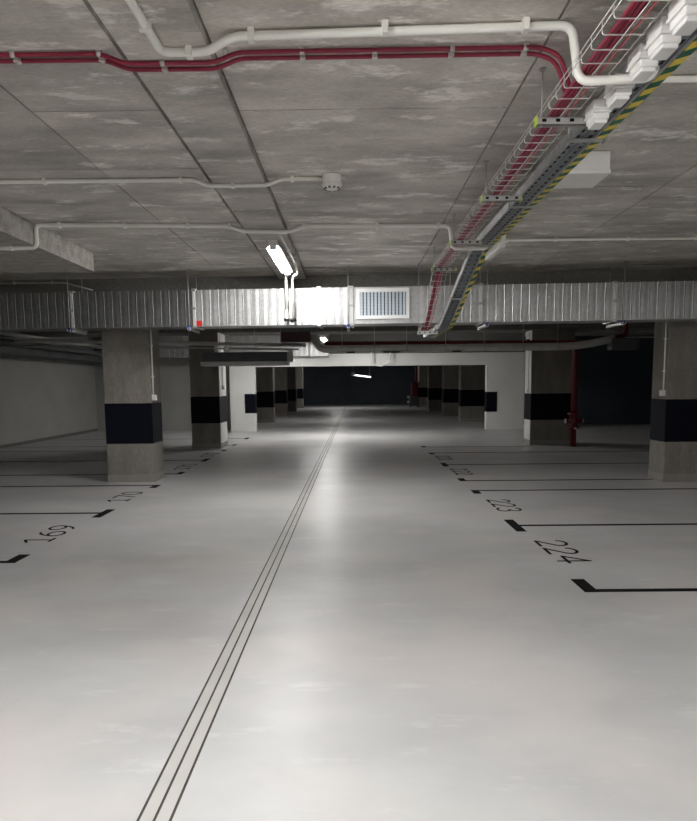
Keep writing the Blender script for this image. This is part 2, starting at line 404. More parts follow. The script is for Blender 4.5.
bay_line(XL, 8.82, LF, (8.52, 9.08), 'left T-ended black bay line between numbers 169 and 170')
bay_line(XL, 11.28, LF, (11.0, 11.33), 'left black bay line just in front of the nearest left column')
bay_line(XL, 12.75, LF, (12.7, 13.02), 'left black bay line just behind the nearest left column')
bay_line(XL, 15.1, LF, (14.8, 15.4), 'left T-ended black bay line midway between the two left columns')
bay_line(XL, 17.45, LF, (17.15, 17.5), 'left black bay line just before the second left column')
bay_line(XL, 18.75, LF, (18.7, 19.05), 'left black bay line just past the second left column')
bay_line(XL, 21.2, LF, (20.9, 21.5), 'left T-ended black bay line farthest away, before the white opening')

def arc(cx, cy, rx, ry, a0, a1, n=12):
    return [(cx+rx*math.cos(math.radians(a0+(a1-a0)*k/n)), cy+ry*math.sin(math.radians(a0+(a1-a0)*k/n))) for k in range(n+1)]
GL = {  # strokes in a 0.6 x 1 cell
 '0': [arc(.3, .5, .27, .48, 90, 450, 22)],
 '1': [[(.08, .76), (.34, .98), (.34, .02)], [(.16, .02), (.52, .02)]],
 '2': [arc(.3, .71, .25, .27, 170, -30, 12)+[(.06, .03), (.58, .03)]],
 '3': [arc(.28, .74, .24, .24, 150, -80, 12), arc(.28, .26, .27, .25, 85, -150, 14)],
 '4': [[(.44, .02), (.44, .98), (.03, .30), (.60, .30)]],
 '6': [arc(.3, .30, .26, .28, 90, 450, 18), [(.07, .40), (.14, .66), (.27, .86), (.44, .97)]],
 '7': [[(.05, .97), (.57, .97), (.22, .02)]],
 '9': [arc(.3, .70, .26, .28, 90, 450, 18), [(.53, .60), (.46, .34), (.33, .14), (.16, .03)]],
 '5': [[(.52, .97), (.12, .97), (.09, .56)]+arc(.28, .30, .26, .28, 120, -150, 14)],
}
def bay_number(txt, org, du, dv, wid, hgt, label, sw=0.028):
    """txt painted on the floor; org is the start of the baseline, du the reading direction, dv the glyph up direction"""
    du = Vector(du); dv = Vector(dv); org = Vector(org)
    t = thing('bay_number', label, 'bay number', (org.x, org.y, 0), 'painted bay numbers')
    adv = wid/len(txt)
    for i, ch in enumerate(txt):
        mb = MB()
        for st in GL[ch]:
            pts = [org+du*(adv*i+p[0]/0.6*adv*0.80)+dv*(p[1]*hgt) for p in st]
            mb.strip([(p.x, p.y) for p in pts], sw, ZP0, ZP1)
        mb.build('digit', M['black'], t)
bay_number('224', (1.87, 7.06), (0, -1), (1, 0), 0.98, 0.30, 'bay number 224 painted black on the floor at right')
bay_number('223', (1.87, 9.62), (0, -1), (1, 0), 0.98, 0.30, 'bay number 223 painted black on the floor, beyond 224')
bay_number('222', (1.87, 13.2), (0, -1), (1, 0), 0.98, 0.30, 'faint distant bay number on the right past the nearest column')
bay_number('221', (1.87, 15.6), (0, -1), (1, 0), 0.98, 0.30, 'most distant bay number on the right, last before the second column')
bay_number('169', (-3.19, 7.12), (0, 1), (-1, 0), 0.98, 0.30, 'bay number 169 painted black on the floor at left')
bay_number('170', (-3.19, 9.68), (0, 1), (-1, 0), 0.98, 0.30, 'bay number 170 painted black in front of nearest left column')
bay_number('171', (-3.19, 13.4), (0, 1), (-1, 0), 0.98, 0.30, 'bay number 171 painted black just past nearest left column')
bay_number('172', (-3.19, 15.8), (0, 1), (-1, 0), 0.98, 0.30, 'distant bay number on the left before the second column')

# drainage channel: three slots
t = thing('drainage_channel', 'long drainage channel of three dark slots running down the aisle floor', 'drain', (-0.75, 2, 0))
def drain_x(y): return -0.752+(y-2.44)*0.0075
ya, yb = -2.0, 50.0
def skew(xoff, w, z):
    a, b = drain_x(ya)+xoff, drain_x(yb)+xoff
    return MB().add([(a-w, ya, 0), (a+w, ya, 0), (b+w, yb, 0), (b-w, yb, 0), (a-w, ya, z), (a+w, ya, z), (b+w, yb, z), (b-w, yb, z)],
                    [(3, 2, 1, 0), (4, 5, 6, 7), (0, 1, 5, 4), (1, 2, 6, 5), (2, 3, 7, 6), (3, 0, 4, 7)])
skew(0, 0.064, 0.0012).build('channel_body', M['channel'], t)
for xo in (-0.061, 0.0, 0.061): skew(xo, 0.0052, 0.0024).build('slot', M['slot'], t)

# ------------------------------------------------------------------ lamps down the aisle
def lit(strength):
    return emit('lit_tube', (1.0, 0.985, 0.965), strength)
def make_lamp(label, x, yc, strength, zc=3.31, half=0.75):
    t = thing('batten_lamp', label, 'lamp', (x, yc, zc), 'batten lamps along the ceiling')
    y0, y1 = yc-half, yc+half
    MB().cbox(x-0.055, x+0.055, y0, y1, zc-0.065, zc-0.001, 0.008).build('housing', M['pvc'], t)
    rf = MB()
    for sx in (-1, 1):
        vs = [(x+sx*0.030, zc-0.062), (x+sx*0.036, zc-0.060), (x+sx*0.086, zc-0.092), (x+sx*0.082, zc-0.096)]
        rf.add([(a, y0+0.03, b) for a, b in vs]+[(a, y1-0.03, b) for a, b in vs], [(0, 1, 2, 3), (7, 6, 5, 4), (0, 4, 5, 1), (1, 5, 6, 2), (2, 6, 7, 3), (3, 7, 4, 0)])
    rf.build('reflector', M['pvc'], t)
    if zc < 3.3:
        for y in (y0+0.3, y1-0.3): MB().tube([(x, y, zc-0.01), (x, y, 3.31)], 0.006, 8).build('suspension_rod', M['rod'], t)
    MB().tube([(x, y0+0.04, zc-0.088), (x, y1-0.04, zc-0.088)], 0.026, 12).build('light_tube', lit(strength), t)
    for y in (y0+0.012, y1-0.012):
        MB().cbox(x-0.04, x+0.04, y-0.022, y+0.022, zc-0.12, zc-0.048, 0.006).build('end_cap', M['pvc'], t)
    return t
LS = 400.0
make_lamp('lit white batten lamp on the ceiling just before the duct', -0.90, 9.35, LS*0.60, 3.31, 0.95)
make_lamp('lit batten lamp on the ceiling overhead, nearest of the row', -0.90, 2.0, LS*1.35)
make_lamp('lit batten lamp on the ceiling behind the viewer', -0.90, -4.2, LS*1.8)
make_lamp('lit batten lamp over the right-hand bays beside the viewer', 5.6, 1.0, LS*1.0, HC)
make_lamp('small bright lamp on the ceiling glowing above the silver pipe elbow', -0.82, 21.6, LS*1.35, 3.06)
make_lamp('lit batten lamp first behind the white opening', -0.86, 31.5, LS*0.35)
make_lamp('lit batten lamp second behind the white opening', -0.86, 47.5, LS*0.6)
t = thing('hanging_tube_lamp', 'slim lit tube lamp hanging crosswise before the dark far wall', 'lamp', (0.7, 45, 2.1))
MB().tube([(0.14, 45, 2.2), (1.28, 45, 2.05)], 0.045, 10).build('light_tube', M['tube_far'], t)
MB().cbox(0.02, 0.26, 44.9, 45.1, 2.16, 2.38, 0.02).build('end_cap', M['pvc'], t)
mb = MB(); mb.tube([(0.14, 45, 2.3), (0.14, 45, HC)], 0.012, 6); mb.tube([(1.2, 45, 2.08), (1.2, 45, HC)], 0.012, 6); mb.build('suspension_wire', M['rod'], t)

# ------------------------------------------------------------------ conduits
def conduit(label, pts, r, clips, mat=M['pvc'], bend=0.07, name='conduit', cat='conduit', group='white conduits on the ceiling'):
    t = thing(name, label, cat, pts[0], group)
    MB().tube(pts, r, 12, bend).build('pipe', mat, t)
    for (cx, cy, cz, ax) in clips:
        mb = MB(); w = 0.016
        if ax == 'x': mb.cbox(cx-w, cx+w, cy-r-0.008, cy+r+0.008, cz-r-0.006, cz+r+0.018, 0.005)
        else: mb.cbox(cx-r-0.008, cx+r+0.008, cy-w, cy+w, cz-r-0.006, cz+r+0.018, 0.005)
        mb.build('clip', mat, t)
    return t
r1 = 0.021
conduit('white conduit nearest the viewer, running over the red cables and dropping to the steel tray',
        [(-0.96, 2.3, 3.287), (-0.94, 3.72, 3.287), (-0.70, 3.72, 3.287), (-0.58, 3.67, 3.335), (1.085, 3.60, 3.335), (1.115, 3.57, 3.063), (1.44, 3.535, 3.063), (1.475, 3.55, 3.115)], r1,
        [(-0.944, 3.45, 3.285, 'y'), (-0.80, 3.72, 3.285, 'x'), (-0.48, 3.665, 3.335, 'x'), (0.18, 3.61, 3.335, 'x'), (0.86, 3.60, 3.335, 'x')], bend=0.06)
conduit('short white conduit crossing right from the steel tray at the photo edge',
        [(1.60, 4.22, 3.335), (5.0, 4.22, 3.335)], 0.018, [(2.5, 4.22, 3.335, 'x')])
conduit('white conduit in the middle of the ceiling, ending at the smoke detector',
        [(-5.0, 6.1, 3.10), (-3.5, 6.1, 3.10), (-3.33, 6.1, 3.10), (-3.33, 6.1, 3.338), (-1.30, 6.1, 3.338), (-1.19, 6.1, 3.290), (-0.69, 6.1, 3.290), (-0.58, 6.1, 3.338), (-0.20, 6.1, 3.338)], 0.017,
        [(-2.57, 6.1, 3.338, 'x'), (-1.42, 6.1, 3.338, 'x'), (-0.98, 6.1, 3.292, 'x'), (-0.48, 6.1, 3.338, 'x')], bend=0.05)
conduit('white conduit farthest away, stepping off the dropped slab and passing the lit lamp',
        [(-6.5, 7.66, 3.098), (-3.345, 7.66, 3.098), (-3.345, 7.66, 3.334), (-1.30, 7.80, 3.334), (-1.17, 7.84, 3.285), (-0.67, 7.9, 3.285), (-0.50, 7.85, 3.334), (1.10, 7.90, 3.334), (1.13, 7.90, 3.09), (1.49, 7.90, 3.09), (1.52, 7.95, 3.13)], 0.022,
        [(-3.62, 7.66, 3.098, 'x'), (-3.1, 7.68, 3.334, 'x'), (-2.42, 7.73, 3.334, 'x'), (-1.75, 7.77, 3.334, 'x'), (-1.3, 7.8, 3.334, 'x'), (-0.5, 7.85, 3.334, 'x'), (0.3, 7.875, 3.334, 'x'), (0.97, 7.9, 3.334, 'x')], bend=0.06)
conduit('thin white conduit running right along the ceiling from the small emergency light',
        [(1.72, 8.72, 3.338), (8.5, 8.72, 3.338)], 0.017, [(2.5, 8.72, 3.338, 'x'), (3.37, 8.72, 3.338, 'x'), (4.2, 8.72, 3.338, 'x')])
conduit('thin grey conduit on the dark beam above the duct at far left',
        [(-9.0, 11.33, 3.26), (-4.55, 11.33, 3.26), (-4.1, 11.33, 3.14)], 0.013, [(-5.35, 11.33, 3.26, 'x'), (-4.75, 11.33, 3.26, 'x')], M['strut'])
# drop from the lamp to a small sensor under the duct's front
t = thing('sensor_drop', 'two white drops from the lit lamp to a small dark sensor before the duct', 'sensor', (-0.87, 10.45, 2.54))
MB().tube([(-0.935, 10.0, 3.25), (-0.935, 10.42, 3.23), (-0.935, 10.47, 2.70)], 0.022, 10, 0.04).build('cable_drop', M['pvc'], t)
MB().tube([(-0.76, 9.95, 3.30), (-0.76, 10.35, 3.215), (-0.845, 10.42, 3.18), (-0.845, 10.47, 2.60)], 0.017, 10, 0.05).build('conduit', M['pvc'], t)
MB().cbox(-0.985, -0.80, 10.40, 10.54, 2.555, 2.585, 0.008).build('sensor_body', M['hole'], t)
MB().tube([(-0.86, 10.47, 2.53), (-0.86, 10.47, 2.565)], 0.03, 12).build('sensor_lens', M['dgrey'], t)
MB().box(-0.955, -0.915, 10.44, 10.50, 2.57, 2.71).build('bracket', M['pvc'], t)
# cable run beside lamp
conduit('straight white conduit on the ceiling strip right beside the lit lamp', [(-0.775, 8.1, 3.292), (-0.765, 10.05, 3.292)], 0.013, [(-0.77, 9.0, 3.292, 'y')])

# smoke detector
t = thing('smoke_detector', 'white smoke detector on the concrete ceiling at the end of a conduit', 'smoke detector', (-0.145, 6.08, 3.36))
MB().lathe((-0.145, 6.08, 3.36), [(0.078, 0.0), (0.080, -0.012), (0.078, -0.07), (0.070, -0.075)], 28).build('base', M['pvc'], t)
MB().lathe((-0.145, 6.08, 3.36), [(0.084, -0.070), (0.086, -0.082), (0.070, -0.105), (0.040, -0.118), (0.006, -0.120)], 28).build('sensor_head', M['pvc'], t)
mb = MB()
for k in range(10):
    a = 2*PI*k/10; mb.box(-0.145+0.062*math.cos(a)-0.009, -0.145+0.062*math.cos(a)+0.009, 6.08+0.062*math.sin(a)-0.009, 6.08+0.062*math.sin(a)+0.009, 3.36-0.116, 3.36-0.098)
mb.build('vent_slots', M['dgrey'], t)
MB().tube([(-0.07, 6.08, 3.335), (-0.035, 6.08, 3.335)], 0.012, 8).build('gland', M['pvc'], t)

# twin red cables across the ceiling
t = thing('red_cable_pair', 'pair of dark red cables clipped across the near ceiling', 'cable', (-1.8, 3.9, 3.34), 'dark red fire alarm cables')
for dy in (-0.036, 0.036):
    pts = [(-6, 3.89+dy, 3.10), (-3.33, 3.89+dy, 3.10), (-3.33, 3.89+dy, 3.343), (-1.29, 3.89+dy, 3.343), (-1.17, 3.89+dy, 3.293), (-0.70, 3.89+dy, 3.293), (-0.58, 3.89+dy, 3.343), (1.0, 3.87+dy, 3.343), (1.10, 3.87+dy, 3.30), (1.17, 3.9+dy, 3.13)]
    MB().tube(pts, 0.0115, 10, 0.05).build('cable', M['red'], t)
for cx, cz in ((-1.75, 3.343), (-1.30, 3.343), (-0.97, 3.293), (-0.64, 3.343), (-0.24, 3.343), (0.14, 3.343), (0.54, 3.343), (0.92, 3.343)):
    mb = MB(); cy = 3.89 if cx < 0.3 else 3.875
    mb.box(cx-0.014, cx+0.014, cy-0.055, cy+0.055, cz+0.009, HC if cz > 3.3 else 3.312); mb.box(cx-0.014, cx+0.014, cy-0.008, cy+0.008, cz-0.022, cz+0.012)
    for dy in (-0.036, 0.036): mb.tube([(cx-0.012, cy+dy, cz), (cx+0.012, cy+dy, cz)], 0.0155, 10)
    mb.build('clip', M['wire'], t)

# ------------------------------------------------------------------ wire basket tray with red cables
def tray_path(y):      # z of the wire tray bottom along y
    if y <= 9.26: return 3.10
    if y <= 10.46: return 3.10-(y-9.26)/1.20*0.71
    return 2.39
def tray_x(y): return 0.0 if y <= 9.26 else -0.05*min(1, (y-9.26)/1.2)
t = thing('wire_basket_tray', 'zinc wire basket cable tray holding red cables, dipping under the duct', 'cable tray', (1.2, 6, 3.1))
wb = MB(); X0, X1, HS = 1.092, 1.272, 0.055
ypts = [1.2, 9.2, 9.32, 10.40, 10.52, 10.9]
def longi(x, dz, r=0.0026):
    wb.tube([(x+tray_x(y), y, tray_path(y)+dz) for y in ypts], r, 6)
longi(X0+0.09, -0.004)
for z in (HS*0.45, HS): longi(X0-0.004, z)
longi(X1, 0.012)
y = 1.3
while y < 10.9:
    z = tray_path(y); o = tray_x(y)
    wb.tube([(X0+o, y, z+HS+0.006), (X0+o, y, z), (X1+o, y, z), (X1+o, y, z+0.018)], 0.0032, 6, 0.012)
    y += 0.135 if (y < 9.2 or y > 10.5) else 0.11
wb.build('wire_mesh', M['wire'], t)
names = ['leftmost', 'second', 'middle', 'fourth', 'rightmost']
for k in range(5):
    xx = 1.140+0.0165*k+(0.018 if k == 4 else 0)
    mb = MB().tube([(xx+tray_x(y)+0.004*math.sin(y*1.3+k), y, tray_path(y)+0.017+0.003*math.sin(y*2+k*2)) for y in [1.2+0.4*i for i in range(20)]+[9.2, 9.35, 9.8, 10.2, 10.42, 10.6, 10.9]], 0.0092 if k < 4 else 0.006, 8)
    o = mb.build('red_cable', M['red'] if k < 4 else M['pink'], loc=(xx, 1.2, 3.1))
    tag(o, '%s of the %s cables lying along the wire basket tray' % (names[k], 'five red' if k < 4 else 'five, thin and pinkish'), 'cable', 'red cables in the wire basket tray')

def tray_bracket(y, z, x0, x1, ztop, label, cap=True, rods=(0.03,)):
    t = thing('tray_bracket', label, 'bracket', ((x0+x1)/2, y, z), 'slotted brackets under the wire basket tray')
    w = 0.021; h_ = 0.041
    mb = MB(); mb.box(x0, x1, y-w, y-w+0.003, z-h_, z); mb.box(x0, x1, y+w-0.003, y+w, z-h_, z)
    mb.box(x0, x1, y-w, y+w, z-0.003, z); mb.box(x0, x1, y-w, y-w+0.012, z-h_, z-h_+0.003); mb.box(x0, x1, y+w-0.012, y+w, z-h_, z-h_+0.003)
    mb.build('channel', M['strut'], t)
    n = 4
    for k in range(n):
        hb = MB(); cx = x0+(x1-x0)*(k+0.5)/n; hb.tube([(cx, y-w-0.0012, z-0.018), (cx, y-w+0.001, z-0.018)], 0.0085, 10); hb.box(cx-0.012, cx+0.012, y-w-0.0012, y-w+0.001, z-0.0265, z-0.0095); hb.build('slot', M['hole'], t)
    if cap:
        MB().box(x0-0.006, x0+0.001, y-w-0.004, y+w+0.004, z-h_-0.003, z+0.006).build('end_cap', M['lime'], t)
        MB().box(x1-0.001, x1+0.006, y-w-0.004, y+w+0.004, z-h_-0.003, z+0.006).build('end_cap', M['lime'], t)
    for rx in rods:
        mb = MB().tube([(x0+rx, y, z-h_-0.01), (x0+rx, y, ztop)], 0.0055, 8); mb.tube([(x0+rx, y, z), (x0+rx, y, z+0.012)], 0.011, 6); mb.tube([(x0+rx, y, ztop-0.012), (x0+rx, y, ztop)], 0.02, 10)
        mb.build('threaded_rod', M['rod'], t)
lb = ['nearest slotted bracket under the wire basket tray, with lime end cap', 'second slotted bracket along the wire basket tray', 'third slotted bracket along the wire basket tray, by the far conduit', 'fourth slotted bracket, where the wire basket tray starts dipping']
for k, y in enumerate((4.12, 5.76, 7.49, 9.22)):
    tray_bracket(y, 3.094, 1.055, 1.365, HC, lb[k])
tray_bracket(10.47, 2.384, 0.985, 1.285, 3.36, 'pale slotted bracket under the low end of the wire basket tray', cap=False, rods=(0.02, 0.27))
tray_bracket(2.5, 3.094, 1.055, 1.365, HC, 'slotted bracket overhead on the wire basket tray')

# ------------------------------------------------------------------ steel tray with striped bar
def sp(y):             # z and x shift of the steel tray along y
    if y <= 8.2: return 3.13, 0.0
    if y <= 10.35: return 3.13-(y-8.2)/2.15*0.70, -0.09*(y-8.2)/2.15
    return 2.43, -0.09
YS = [1.0, 8.15, 8.3, 10.25, 10.45, 12.6]
t = thing('steel_cable_tray', 'dark grey steel cable tray edged with a yellow and green striped bar', 'cable tray', (1.48, 6, 3.13))
def sweep(mb, x0, x1, dz0, dz1):
    vs = []; fs = []
    for y in YS:
        z, o = sp(y); vs += [(x0+o, y, z+dz0), (x1+o, y, z+dz0), (x1+o, y, z+dz1), (x0+o, y, z+dz1)]
    for i in range(len(YS)-1):
        for k in range(4): fs.append((i*4+k, i*4+(k+1) % 4, (i+1)*4+(k+1) % 4, (i+1)*4+k))
    fs.append((3, 2, 1, 0)); q = (len(YS)-1)*4; fs.append((q, q+1, q+2, q+3))
    mb.add(vs, fs); return mb
mb = MB(); sweep(mb, 1.385, 1.389, -0.005, 0.06); sweep(mb, 1.375, 1.389, 0.056, 0.06); sweep(mb, 1.385, 1.40, -0.008, -0.004); mb.build('side_rail', M['galv2'], t)
mb = MB(); sweep(mb, 1.528, 1.532, -0.005, 0.06); sweep(mb, 1.515, 1.532, -0.008, -0.004); mb.build('side_rail', M['galv2'], t)
mb = MB(); sweep(mb, 1.389, 1.455, 0.0, 0.003); sweep(mb, 1.463, 1.528, 0.0, 0.003); sweep(mb, 1.452, 1.466, -0.006, 0.004); mb.build('tray_floor', M['tray'], t)
hb = MB(); y = 1.6
while y < 10.2:
    z, o = sp(y+0.02)
    for x in (1.42, 1.495):
        z2, o2 = sp(y+0.045)
        hb.add([(x-0.009+o, y, z-0.0012), (x+0.009+o, y, z-0.0012), (x+0.009+o2, y+0.05, z2-0.0012), (x-0.009+o2, y+0.05, z2-0.0012)], [(0, 1, 2, 3)])
    y += 0.1
hb.build('perforations', M['hole'], t)
mb = MB(); sweep(mb, 1.538, 1.582, -0.010, -0.004); sweep(mb, 1.580, 1.586, -0.010, 0.03); o = mb.build('striped_bar', M['stripe'], t); o['label'] = 'yellow and green striped bar'
for y in (2.9, 4.55, 6.2, 7.85, 9.4):
    z, o = sp(y)
    mb = MB().box(1.36+o, 1.60+o, y-0.02, y+0.02, z-0.022, z-0.010); mb.box(1.585+o, 1.605+o, y-0.03, y+0.03, z-0.028, z+0.01); mb.build('support', M['strut'], t)
    mb = MB().tube([(1.368+o, y, z-0.03), (1.368+o, y, HC)], 0.0055, 8); mb.build('threaded_rod', M['rod'], t)

# junction boxes hung along its left side
ordn = ['first white junction box from the far end, below the conduit', 'second white junction box from the far end of the row', 'middle white junction box of the five, where the conduit ends', 'fourth white junction box from the far end of the row', 'nearest white junction box, at the top right photo corner']
for k, (jx, jy, s_) in enumerate(((1.358, 4.0, 1.0), (1.355, 3.69, 1.0), (1.35, 3.38, 1.0), (1.345, 3.155, 1.03), (1.34, 2.93, 1.06))):
    zt = 3.122
    t = thing('junction_box', ordn[k], 'junction box', (jx, jy, zt), 'white junction boxes on the steel tray')
    a = 0.047*s_; b = 0.072*s_
    MB().cbox(jx-a, jx+a, jy-b, jy+b, zt-0.050*s_, zt, 0.005).build('body', M['boxp'], t)
    MB().cbox(jx-a*1.08, jx+a*1.08, jy-b*1.06, jy+b*1.06, zt-0.066*s_, zt-0.050*s_, 0.004).build('rim', M['boxp'], t)
    MB().cbox(jx-a*0.90, jx+a*0.90, jy-b*0.92, jy+b*0.92, zt-0.098*s_, zt-0.064*s_, 0.008).build('lid', M['boxp'], t)
    MB().cbox(jx-a*0.74, jx+a*0.74, jy-b*0.80, jy+b*0.80, zt-0.116*s_, zt-0.096*s_, 0.006).build('lid_step', M['boxp'], t)
    MB().tube([(jx-a*0.4, jy+b, zt-0.02), (jx-a*0.4, jy+b+0.025, zt-0.02)], 0.014, 10).build('gland', M['boxp'], t)
t = tag(MB().tube([(1.38, 3.93, 3.085), (1.39, 3.88, 3.06), (1.39, 3.81, 3.06), (1.38, 3.76, 3.085)], 0.014, 8).build('link_conduit', M['pvc'], loc=(1.42, 3.9, 3.08)), 'short white flexible conduit joining two farthest junction boxes', 'conduit')

# white ceiling box and emergency light
t = thing('white_ceiling_box', 'large white box fixed to the ceiling behind the striped bar', 'box', (1.75, 5.72, 3.36))
MB().cbox(1.55, 1.985, 5.53, 5.93, 3.225, HC, 0.008).build('body', M['boxp'], t)
MB().cbox(1.545, 1.99, 5.525, 5.935, 3.195, 3.228, 0.006).build('cover', M['boxp'], t)
MB().box(1.66, 1.70, 5.52, 5.53, 3.205, 3.24).build('latch', M['pvc'], t)
t = thing('emergency_light', 'small slim white emergency light under the far end of the steel tray', 'light', (1.60, 8.1, 3.12))
MB().cbox(1.565, 1.655, 7.52, 8.42, 3.075, 3.115, 0.01).build('body', M['pvc'], t)
MB().cbox(1.575, 1.645, 7.56, 8.38, 3.035, 3.08, 0.015).build('diffuser', M['boxp'], t)
mb = MB().cbox(1.57, 1.615, 7.42, 7.50, 3.09, 3.24, 0.008); mb.tube([(1.59, 7.46, 3.24), (1.59, 7.46, HC)], 0.008, 8); mb.build('mounting_block', M['pvc'], t)
MB().box(1.54, 1.66, 7.9, 8.0, 3.113, 3.135).build('clamp', M['strut'], t)

# ------------------------------------------------------------------ main ventilation duct
DY0, DY1, DZ0, DZ1 = 10.66, 11.12, 2.515, 3.055
joints = [-9.2, -6.15, -4.25, -2.36, -0.46, 0.03, 1.95, 3.90, 5.80, 7.70, 9.6]
t = thing('ventilation_duct', 'long ribbed galvanised ventilation duct crossing below the concrete ceiling', 'duct', (0, 10.9, DZ0))
t.rotation_euler = (0, -0.002, -0.048)
def ribbed(x0, x1, y0, y1, z0, z1, step=0.125, d=0.007, flat=False):
    mb = MB()
    if flat:
        mb.box(x0, x1, y0, y1, z0, z1); return mb
    n = max(1, round((x1-x0)/step)); prof = []
    for i in range(n):
        a = x0+(x1-x0)*i/n; w = (x1-x0)/n
        prof += [(a, 0), (a+(w-0.02)*0.5, 0.003), (a+w-0.020, 0), (a+w-0.013, d), (a+w-0.006, d)]
    prof.append((x1, 0))
    vs = []; fs = []
    for x, e in prof: vs += [(x, y0-e, z0-e), (x, y1+e, z0-e), (x, y1+e, z1+e), (x, y0-e, z1+e)]
    for i in range(len(prof)-1):
        for k in range(4): fs.append((i*4+k, i*4+(k+1) % 4, (i+1)*4+(k+1) % 4, (i+1)*4+k))
    fs.append((3, 2, 1, 0)); q = (len(prof)-1)*4; fs.append((q, q+1, q+2, q+3))
    return mb.add(vs, fs)
for a, b in zip(joints[:-1], joints[1:]):
    if abs(a-0.03) < 0.01:
        ribbed(a, 1.05, DY0, DY1, DZ0, DZ1, flat=True).build('duct_section', M['galv'], t)
        ribbed(1.05, b, DY0, DY1, DZ0, DZ1).build('duct_section', M['galv'], t)
    else:
        ribbed(a, b, DY0, DY1, DZ0, DZ1, d=0.004 if b < -2 else 0.006).build('duct_section', M['galv_dark' if b < -2 else 'galv'], t)
for x in joints[1:-1]:
    mb = MB(); e = 0.022
    for w0, w1 in ((-0.020, -0.002), (0.002, 0.020)):
        mb.box(x+w0, x+w1, DY0-e, DY0+0.002, DZ0-e, DZ1+e); mb.box(x+w0, x+w1, DY1-0.002, DY1+e, DZ0-e, DZ1+e)
        mb.box(x+w0, x+w1, DY0, DY1, DZ0-e, DZ0+0.002); mb.box(x+w0, x+w1, DY0, DY1, DZ1-0.002, DZ1+e)
    mb.build('joint_flange', M['flange'], t)
    for z in (DZ0-0.01, (DZ0+DZ1)/2, DZ1): MB().cbox(x-0.035, x+0.035, DY0-0.034, DY0-0.018, z-0.018, z+0.018, 0.004).build('clamp', M['galv2'], t)
# grille
gx0, gx1, gz0, gz1 = 0.105, 0.895, 2.585, 3.03
mb = MB(); fw = 0.05
for (a, b, c, d) in ((gx0, gx1, gz0, gz0+fw), (gx0, gx1, gz1-fw, gz1), (gx0, gx0+fw, gz0+fw, gz1-fw), (gx1-fw, gx1, gz0+fw, gz1-fw)):
    mb.box(a, b, DY0-0.03, DY0, c, d)
gr = mb.build('grille', M['grille'], t)
MB().box(gx0+fw, gx1-fw, DY0-0.003, DY0-0.0005, gz0+fw, gz1-fw).build('dark_back', M['hole'], gr)
mb = MB(); n = 13
for k in range(n):
    cx = gx0+fw+(gx1-gx0-2*fw)*(k+0.5)/n
    for j in range(16):
        z0 = gz0+fw+(gz1-gz0-2*fw)*j/16
        mb.box(cx-0.0215, cx+0.0165, DY0-0.022, DY0-0.006, z0+0.002, z0+0.0195)
mb.build('louvres', M['louvre'], gr)
o = MB().box(-2.33, -2.25, DY0-0.009, DY0-0.0072, 2.52, 2.60).build('red_sticker', M['label_red'], t); o['label'] = 'small red sticker'
mb = MB().tube([(2.95, DY0-0.02, 2.86), (2.95, DY0, 2.86)], 0.014, 10); mb.tube([(2.05+0.5, DY0-0.015, 2.7), (2.55, DY0, 2.7)], 0.007, 8); mb.build('test_plug', M['flange'], t)

def hanger(x, label):
    yc = -0.048*x; ya, yb = DY0+yc, DY1+yc
    t = thing('duct_hanger', label, 'hanger', (x, 10.6+yc, 2.46), 'threaded rod hangers under the duct')
    MB().tube([(x, ya-0.06, 2.43), (x, ya-0.06, HC)], 0.0075, 8).build('threaded_rod', M['rod'], t)
    MB().tube([(x, yb+0.06, 2.43), (x, yb+0.06, HC)], 0.0075, 8).build('threaded_rod', M['rod'], t)
    z = DZ0-0.065
    mb = MB().box(x-0.02, x+0.02, ya-0.11, yb+0.12, z, z+0.004); mb.box(x-0.02, x-0.017, ya-0.11, yb+0.12, z, z+0.036); mb.box(x+0.017, x+0.02, ya-0.11, yb+0.12, z, z+0.036)
    mb.build('support_channel', M['flange'], t)
    MB().cbox(x-0.026, x+0.026, ya-0.085, ya-0.035, z+0.006, z+0.058, 0.006).build('rubber_clip', M['blue'], t)
for x, l in ((-4.29, 'hanger at the far left duct joint, before the nearest left column'), (-2.44, 'hanger beside the red sticker on the duct'), (-0.03, 'hanger left of the duct grille'),
             (2.02, 'hanger right of the striped bar'), (4.00, 'hanger at the right duct joint, left of nearest right column'), (5.6, 'hanger of the duct at the right photo edge')):
    hanger(x, l)

# ------------------------------------------------------------------ services behind the duct
t = thing('insulated_pipe', 'thick silver insulated pipe with an elbow running right behind the duct', 'pipe', (2, 16.4, 2.4))
MB().tube([(-0.98, 17.3, 2.72), (-0.86, 16.5, 2.70), (-0.72, 16.4, 2.43), (5.05, 16.4, 2.44), (5.6, 16.4, 2.50), (6.1, 16.4, 2.62)], 0.085, 16, 0.22).build('jacket', M['silver'], t)
for x in (-0.2, 0.55, 1.3, 2.2, 3.1, 4.0, 4.8):
    mb = MB().tube([(x-0.012, 16.4, 2.437), (x+0.012, 16.4, 2.437)], 0.091, 16); mb.tube([(x, 16.4, 2.52), (x, 16.4, HC)], 0.007, 6); mb.build('clamp', M['strut'], t)
for x in (0.0, 0.85, 1.05, 2.45): MB().cbox(x-0.1, x+0.1, 16.3, 16.4, 2.335, 2.36, 0.006).build('saddle', M['hole'], t)
t = thing('sprinkler_main', 'dark red sprinkler pipe running above the silver pipe and rising at right', 'pipe', (2, 16.75, 2.53))
MB().tube([(-0.62, 16.75, 2.565), (5.6, 16.75, 2.545), (6.15, 16.75, 2.62), (6.5, 16.75, 2.70), (6.5, 16.75, HC)], 0.065, 14, 0.12).build('pipe', M['dred'], t)
for x in (0.35, 2.3, 4.2): MB().tube([(x-0.03, 16.75, 2.56), (x+0.03, 16.75, 2.56)], 0.08, 14).build('coupling', M['dred'], t)
